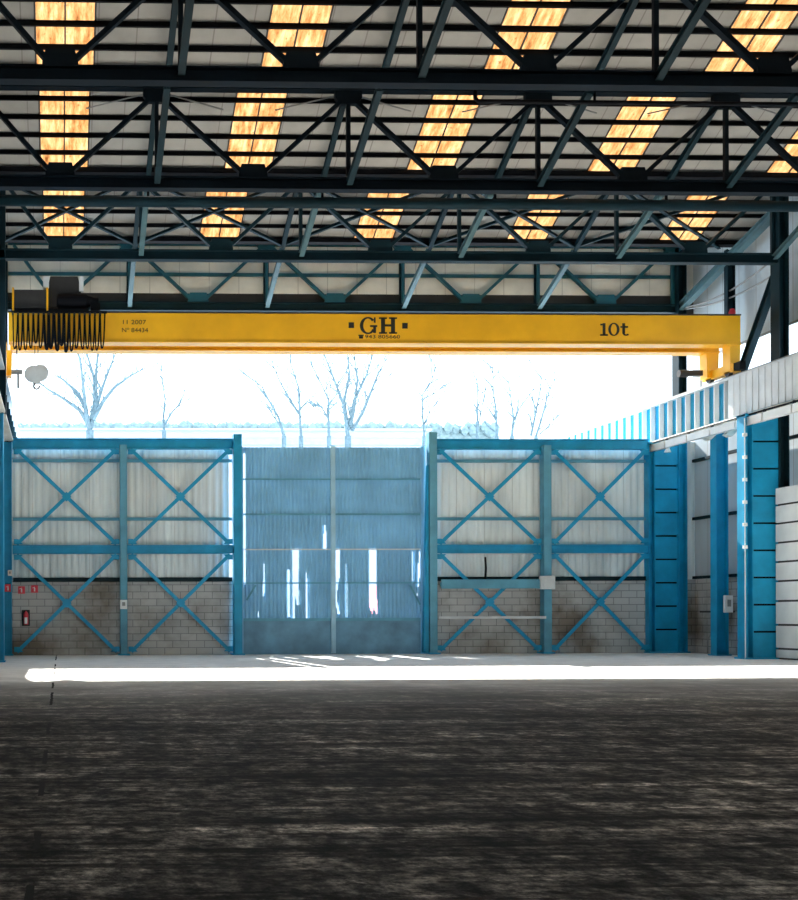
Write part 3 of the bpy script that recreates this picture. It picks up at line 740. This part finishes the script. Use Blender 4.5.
# ------------------------------------------------------------------ small things on the walls
def sign(px, py, Y, w, h, lab, mat='red'):
    p = at(px, py, Y); t = thing('fire_sign', lab, 'sign', (p.x, Y, p.z-h/2), 'red fire signs')
    MB().box(p.x-w/2, p.x+w/2, Y-.012, Y, p.z-h/2, p.z+h/2).build('panel', mat, t)
    m = MB(); s = h
    m.prism([(p.x-.08*s,p.z-.32*s),(p.x+.10*s,p.z-.32*s),(p.x+.10*s,p.z+.12*s),(p.x+.02*s,p.z+.22*s),(p.x-.08*s,p.z+.12*s)], Y-.02, Y-.011)
    m.prism([(p.x-.26*s,p.z+.10*s),(p.x+.06*s,p.z+.24*s),(p.x+.06*s,p.z+.30*s),(p.x-.30*s,p.z+.16*s)], Y-.02, Y-.011)
    m.build('pictogram', 'white', t)
sign(8, 588, 38.24, .22, .26, 'small red fire sign on the left blue column, leftmost of three')
sign(21.5, 590, 38.49, .24, .26, 'small red fire sign on the blockwork above the extinguisher')
sign(34.5, 589, 38.49, .24, .26, 'small red fire sign on the blockwork, nearest the X brace')
p = at(26, 618, 38.36)
t = thing('fire_extinguisher', 'red fire extinguisher hanging on the blockwork under the red signs', 'fire extinguisher', (p.x, 38.38, p.z-.25))
MB().lathe([(.07,-.24),(.085,-.22),(.085,.12),(.06,.19),(.03,.21),(.03,.25)], (p.x,38.38,p.z), 2, 14).build('cylinder', 'red', t, smooth=True)
MB().box(p.x-.05, p.x+.05, 38.285, 38.30, p.z-.20, p.z+.02).build('white_label', 'white', t)
MB().box(p.x-.05, p.x+.09, 38.36, 38.40, p.z+.24, p.z+.28).build('valve_handle', 'black', t)
MB().tube([(p.x-.04,38.36,p.z+.24),(p.x-.13,38.35,p.z+.15),(p.x-.12,38.35,p.z-.1)], .014, 6).build('hose', 'black', t)
MB().box(p.x-.15, p.x+.13, 38.46, 38.5, p.z-.28, p.z+.28).build('back_board', 'dark', t)
def plate(name, px, py, Y, w, h, d, lab, cat, mat='white'):
    p = at(px, py, Y); m = MB().box(p.x-w/2, p.x+w/2, Y-d, Y, p.z-h/2, p.z+h/2)
    t = thing(name, lab, cat, (p.x, Y, p.z-h/2)); m.build('housing', mat, t, bevel=.01)
    MB().box(p.x-w*.22, p.x+w*.22, Y-d-.015, Y-d, p.z-h*.15, p.z+h*.25).build('cover', 'grey', t)
plate('switch_box', 123.5, 604.5, 38.05, .24, .32, .12, 'white switch box on the post in the left half of the end wall', 'switch box')
plate('socket_box', 727, 604, 35.55, .26, .56, .12, 'pale grey socket box low on the slim blue side wall post', 'socket box')
plate('wall_lamp', 10, 573, 38.24, .14, .2, .1, 'tiny pale lamp on the left blue column above the red sign', 'lamp', 'cream')
t = thing('cable_clips', 'thin pale conduit with white clips up the inner edge of the nearer plated column', 'conduit', (20.74, 32.75, 0))
MB().tube([(20.72,32.76,0),(20.72,32.76,7.3)], .018, 6).build('conduit', 'lightgrey', t)
for i in range(6): MB().box(20.66, 20.78, 32.73, 32.79, 3.35+.68*i, 3.45+.68*i).build('clip', 'white', t)
m = MB().box(21.7, 22.5, 36.6, 36.66, 1.35, 1.42)
t = thing('hose_rack', 'dark hose bundle and cables against the side wall between corner column and slim post', 'hose rack', (22.4, 37, 0))
MB().box(22.35, 22.54, 36.2, 37.9, 1.42, 1.48).build('bracket', 'dark', t)
for i, (ya, yb_) in enumerate(((37.2, 37.45), (37.0, 36.75), (36.5, 36.4))):
    MB().tube([(22.42,ya,1.42),(22.4,ya-.05,.9),(22.36,yb_,.45),(22.3,yb_-.1,.02)], .022, 6).build('hose', 'lightgrey' if i else 'grey', t)
for i in range(3): MB().lathe([(.07,-.05),(.09,0),(.07,.05)], (22.38, 36.35+.22*i, 1.53), 0, 10).build('coupling', 'black', t)

# ------------------------------------------------------------------ yard: bare trees, pale works building, hedge
def tree(Y, limbs, lab, r0, seed):
    rnd = random.Random(seed)
    b = limbs[0][0]; base = at(b[0], b[1], Y)
    t = thing('bare_tree', lab, 'tree', (base.x, Y, 0), 'bare winter trees')
    trunk = MB().tube([(base.x, Y, -.05), (base.x, Y, base.z*.5), (base.x, Y, base.z)], [r0*1.3, r0*1.05, r0*.85], 8)
    br = MB(); tw = br
    for limb in limbs:
        k = rnd.uniform(-1.2, 1.2); pts = []; L = len(limb)
        for i, (x, y) in enumerate(limb):
            p = at(x, y, Y); p.y += k*i/L*1.2; pts.append(p)
        # continue the limb past what the crane hides
        ra = r0*(.58 if L > 3 else .42)
        rs = [max(.025, ra*(1-.8*i/(L-1))) for i in range(L)]
        br.tube(pts, rs, 6)
        for i in range(1, L):
            seg = pts[i]-pts[i-1]; n = max(2, int(seg.length/.32))
            for j in range(n):
                s = pts[i-1]+seg*(j+rnd.random())/n
                d = (seg.normalized()+V((rnd.uniform(-1,1), rnd.uniform(-.8,.8), rnd.uniform(-.2,.7)))).normalized()
                ln = rnd.uniform(.5, 1.7)
                e = s+d*ln*.55; f_ = e+(d+V((rnd.uniform(-.4,.4),0,rnd.uniform(0,.5)))).normalized()*ln*.45
                tw.tube([s, e, f_], [.034, .026, .014], 4, False)
                if rnd.random() < .6: tw.tube([e, e+(d+V((rnd.uniform(-.9,.9),rnd.uniform(-.5,.5),rnd.uniform(-.3,.7)))).normalized()*ln*.4], [.022, .012], 4, False)
    trunk.build('trunk', 'bark', t); br.build('branches', 'bark', t)
tree(56, [[(90,430),(86,415),(84,395),(81,370),(77,350),(73,325)], [(91,428),(93,412),(96,392),(93,372),(87,352),(82,330)], [(92,420),(96,400),(96,375),(98,352),(100,325)],
          [(93,418),(99,398),(104,383),(112,362),(119,345)], [(93,420),(103,402),(114,389),(130,378),(145,371)], [(88,424),(80,411),(64,400),(48,391),(32,379)], [(86,408),(76,390),(66,380),(56,371)]],
     'largest bare tree, spreading many pale branches above the left half of the end wall', .22, 1)
tree(60, [[(164,430),(164,415),(166,398),(164,380),(163,360)], [(165,424),(172,412),(181,402),(186,388)]], 'slender bare sapling standing alone right of the largest tree', .13, 2)
tree(54, [[(284,436),(278,418),(268,402),(260,388),(246,379)], [(283,430),(272,418),(264,410)]], 'thin leaning bare tree at the left end of the group above the gate', .13, 3)
tree(58, [[(301,436),(299,412),(297,388),(289,366),(287,345)], [(299,414),(290,398),(281,380),(273,358)], [(298,412),(306,402),(312,410)]], 'bare tree with two curved limbs above the left gate leaf', .14, 4)
tree(55, [[(348,436),(344,405),(336,382),(327,358),(322,340)], [(348,430),(346,400),(353,370),(352,345)], [(350,428),(356,408),(361,380),(360,350)], [(352,430),(364,412),(374,390),(383,370),(394,352)], [(350,426),(355,400),(368,374),(376,350)]],
     'bare tree fanning out wide above the right gate leaf', .19, 5)
tree(52, [[(329,436),(329,412),(330,398),(322,378),(313,358)], [(329,420),(322,408),(308,400)], [(329,405),(336,395),(338,380)]], 'bare tree close left of the fanning tree above the gate', .12, 6)
tree(57, [[(424,436),(422,415),(421,396),(431,378),(437,358)], [(423,426),(428,412),(432,404)], [(421,400),(434,394),(445,384)]], 'thin bare tree above the right gate post', .11, 7)
tree(59, [[(477,436),(476,420),(475,398),(473,380)], [(477,430),(481,412),(482,402)]], 'small pale sapling with two stems, first right of the gate', .11, 8)
tree(57, [[(497,436),(496,412),(493,392),(492,366)], [(496,420),(490,405)]], 'single straight bare sapling, second right of the gate', .13, 9)
tree(55, [[(512,436),(514,418),(512,400),(509,376)], [(514,420),(521,408),(528,400)]], 'forked bare sapling, third right of the gate', .13, 10)
tree(56, [[(536,436),(541,420),(546,400),(551,385),(557,376)], [(531,436),(534,416),(537,396),(538,380)], [(540,434),(552,424),(562,413)]], 'leaning bare tree with three stems nearest to the crane runway', .12, 11)
bz = at(200, 431, 78).z; bx0, bx1 = at(-40, 431, 78).x, at(428, 431, 78).x
t = thing('works_building', 'long low white building with a blue eaves stripe in the yard behind the trees', 'building', ((bx0+bx1)/2, 80, 0))
MB().box(bx0, bx1, 78, 90, 0, bz).build('wall', 'outer', t)
MB().box(bx0-.2, bx1+.2, 77.8, 78, bz-1.0, bz-.55).build('eaves_stripe', 'paleblue', t)
MB().box(bx0-.2, bx1+.2, 77.7, 90, bz, bz+.15).build('roof', 'outer', t)
h = MB(); rnd = random.Random(5)
for i in range(420):
    x = bx0+(bx1-bx0+12)*i/420; y = 96+rnd.uniform(-.6, .6); z = at(200, 430+rnd.uniform(-2.5,1.5), 96).z
    r = rnd.uniform(.35, .7); h.lathe([(.1*r,-r),(.8*r,-.5*r),(r,0),(.7*r,.5*r),(.1*r,.9*r)], (x, y, z), 2, 5)
h.box(bx0, bx1+12, 95.6, 96.4, 0, at(200, 433, 96).z)
ho = h.build('distant_treetops', 'hedge', None, origin=((bx0+bx1)/2, 96, 0)); ho['kind'] = 'stuff'; tag(ho, 'pale band of distant treetops along the roofline of the white building', 'treetops')

PL = {'warning_lamp': 'red warning lamp', 'cover_panel': 'light grey ribbed cover panel', 'lettering': 'black painted lettering', 'centre_post': 'pale blue centre post',
      'white_label': 'white label', 'kick_plate': 'darker blue steel kick plate', 'hook_block': 'pale grey hook block', 'eaves_stripe': 'blue stripe', 'stiffener': None}
for o in list(COL.objects):
    b = o.name.split('.')[0]
    if o.parent and PL.get(b): o['label'] = PL[b]
# ------------------------------------------------------------------ light
sun = bpy.data.lights.new('sun', 'SUN'); sun.energy = 13.0; sun.angle = math.radians(0.6); sun.color = (1.0, 0.96, 0.89)
so = bpy.data.objects.new('sun', sun); COL.objects.link(so)
el, az = math.radians(38.0), math.radians(4.5)           # from beyond the gate, a little to the left
sd = V((-math.sin(az)*math.cos(el), math.cos(az)*math.cos(el), math.sin(el)))
so.rotation_euler = sd.to_track_quat('Z', 'Y').to_euler(); so.location = (0, 60, 40)
w = bpy.data.worlds.new('sky'); S.world = w; w.use_nodes = True
nt = w.node_tree; nt.nodes.clear()
out = nt.nodes.new('ShaderNodeOutputWorld'); bg = nt.nodes.new('ShaderNodeBackground')
tc = nt.nodes.new('ShaderNodeTexCoord'); sp = nt.nodes.new('ShaderNodeSeparateXYZ'); rp_ = nt.nodes.new('ShaderNodeValToRGB')
nt.links.new(tc.outputs['Generated'], sp.inputs[0]); nt.links.new(sp.outputs['Z'], rp_.inputs[0])
rp_.color_ramp.elements[0].color = (0.86, 0.95, 1.0, 1); rp_.color_ramp.elements[1].color = (0.55, 0.75, 1.0, 1); rp_.color_ramp.elements[1].position = 0.8
nt.links.new(rp_.outputs[0], bg.inputs[0]); bg.inputs[1].default_value = 1.4
nt.links.new(bg.outputs[0], out.inputs[0])

S.view_settings.view_transform = 'Standard'; S.view_settings.look = 'None'
S.view_settings.exposure = 1.5; S.view_settings.gamma = 1.0; S.view_settings.use_curve_mapping = False
S.cycles.use_denoising = True
S.cycles.max_bounces = 10; S.cycles.diffuse_bounces = 6; S.cycles.glossy_bounces = 3; S.cycles.transmission_bounces = 6
S.cycles.sample_clamp_indirect = 8.0
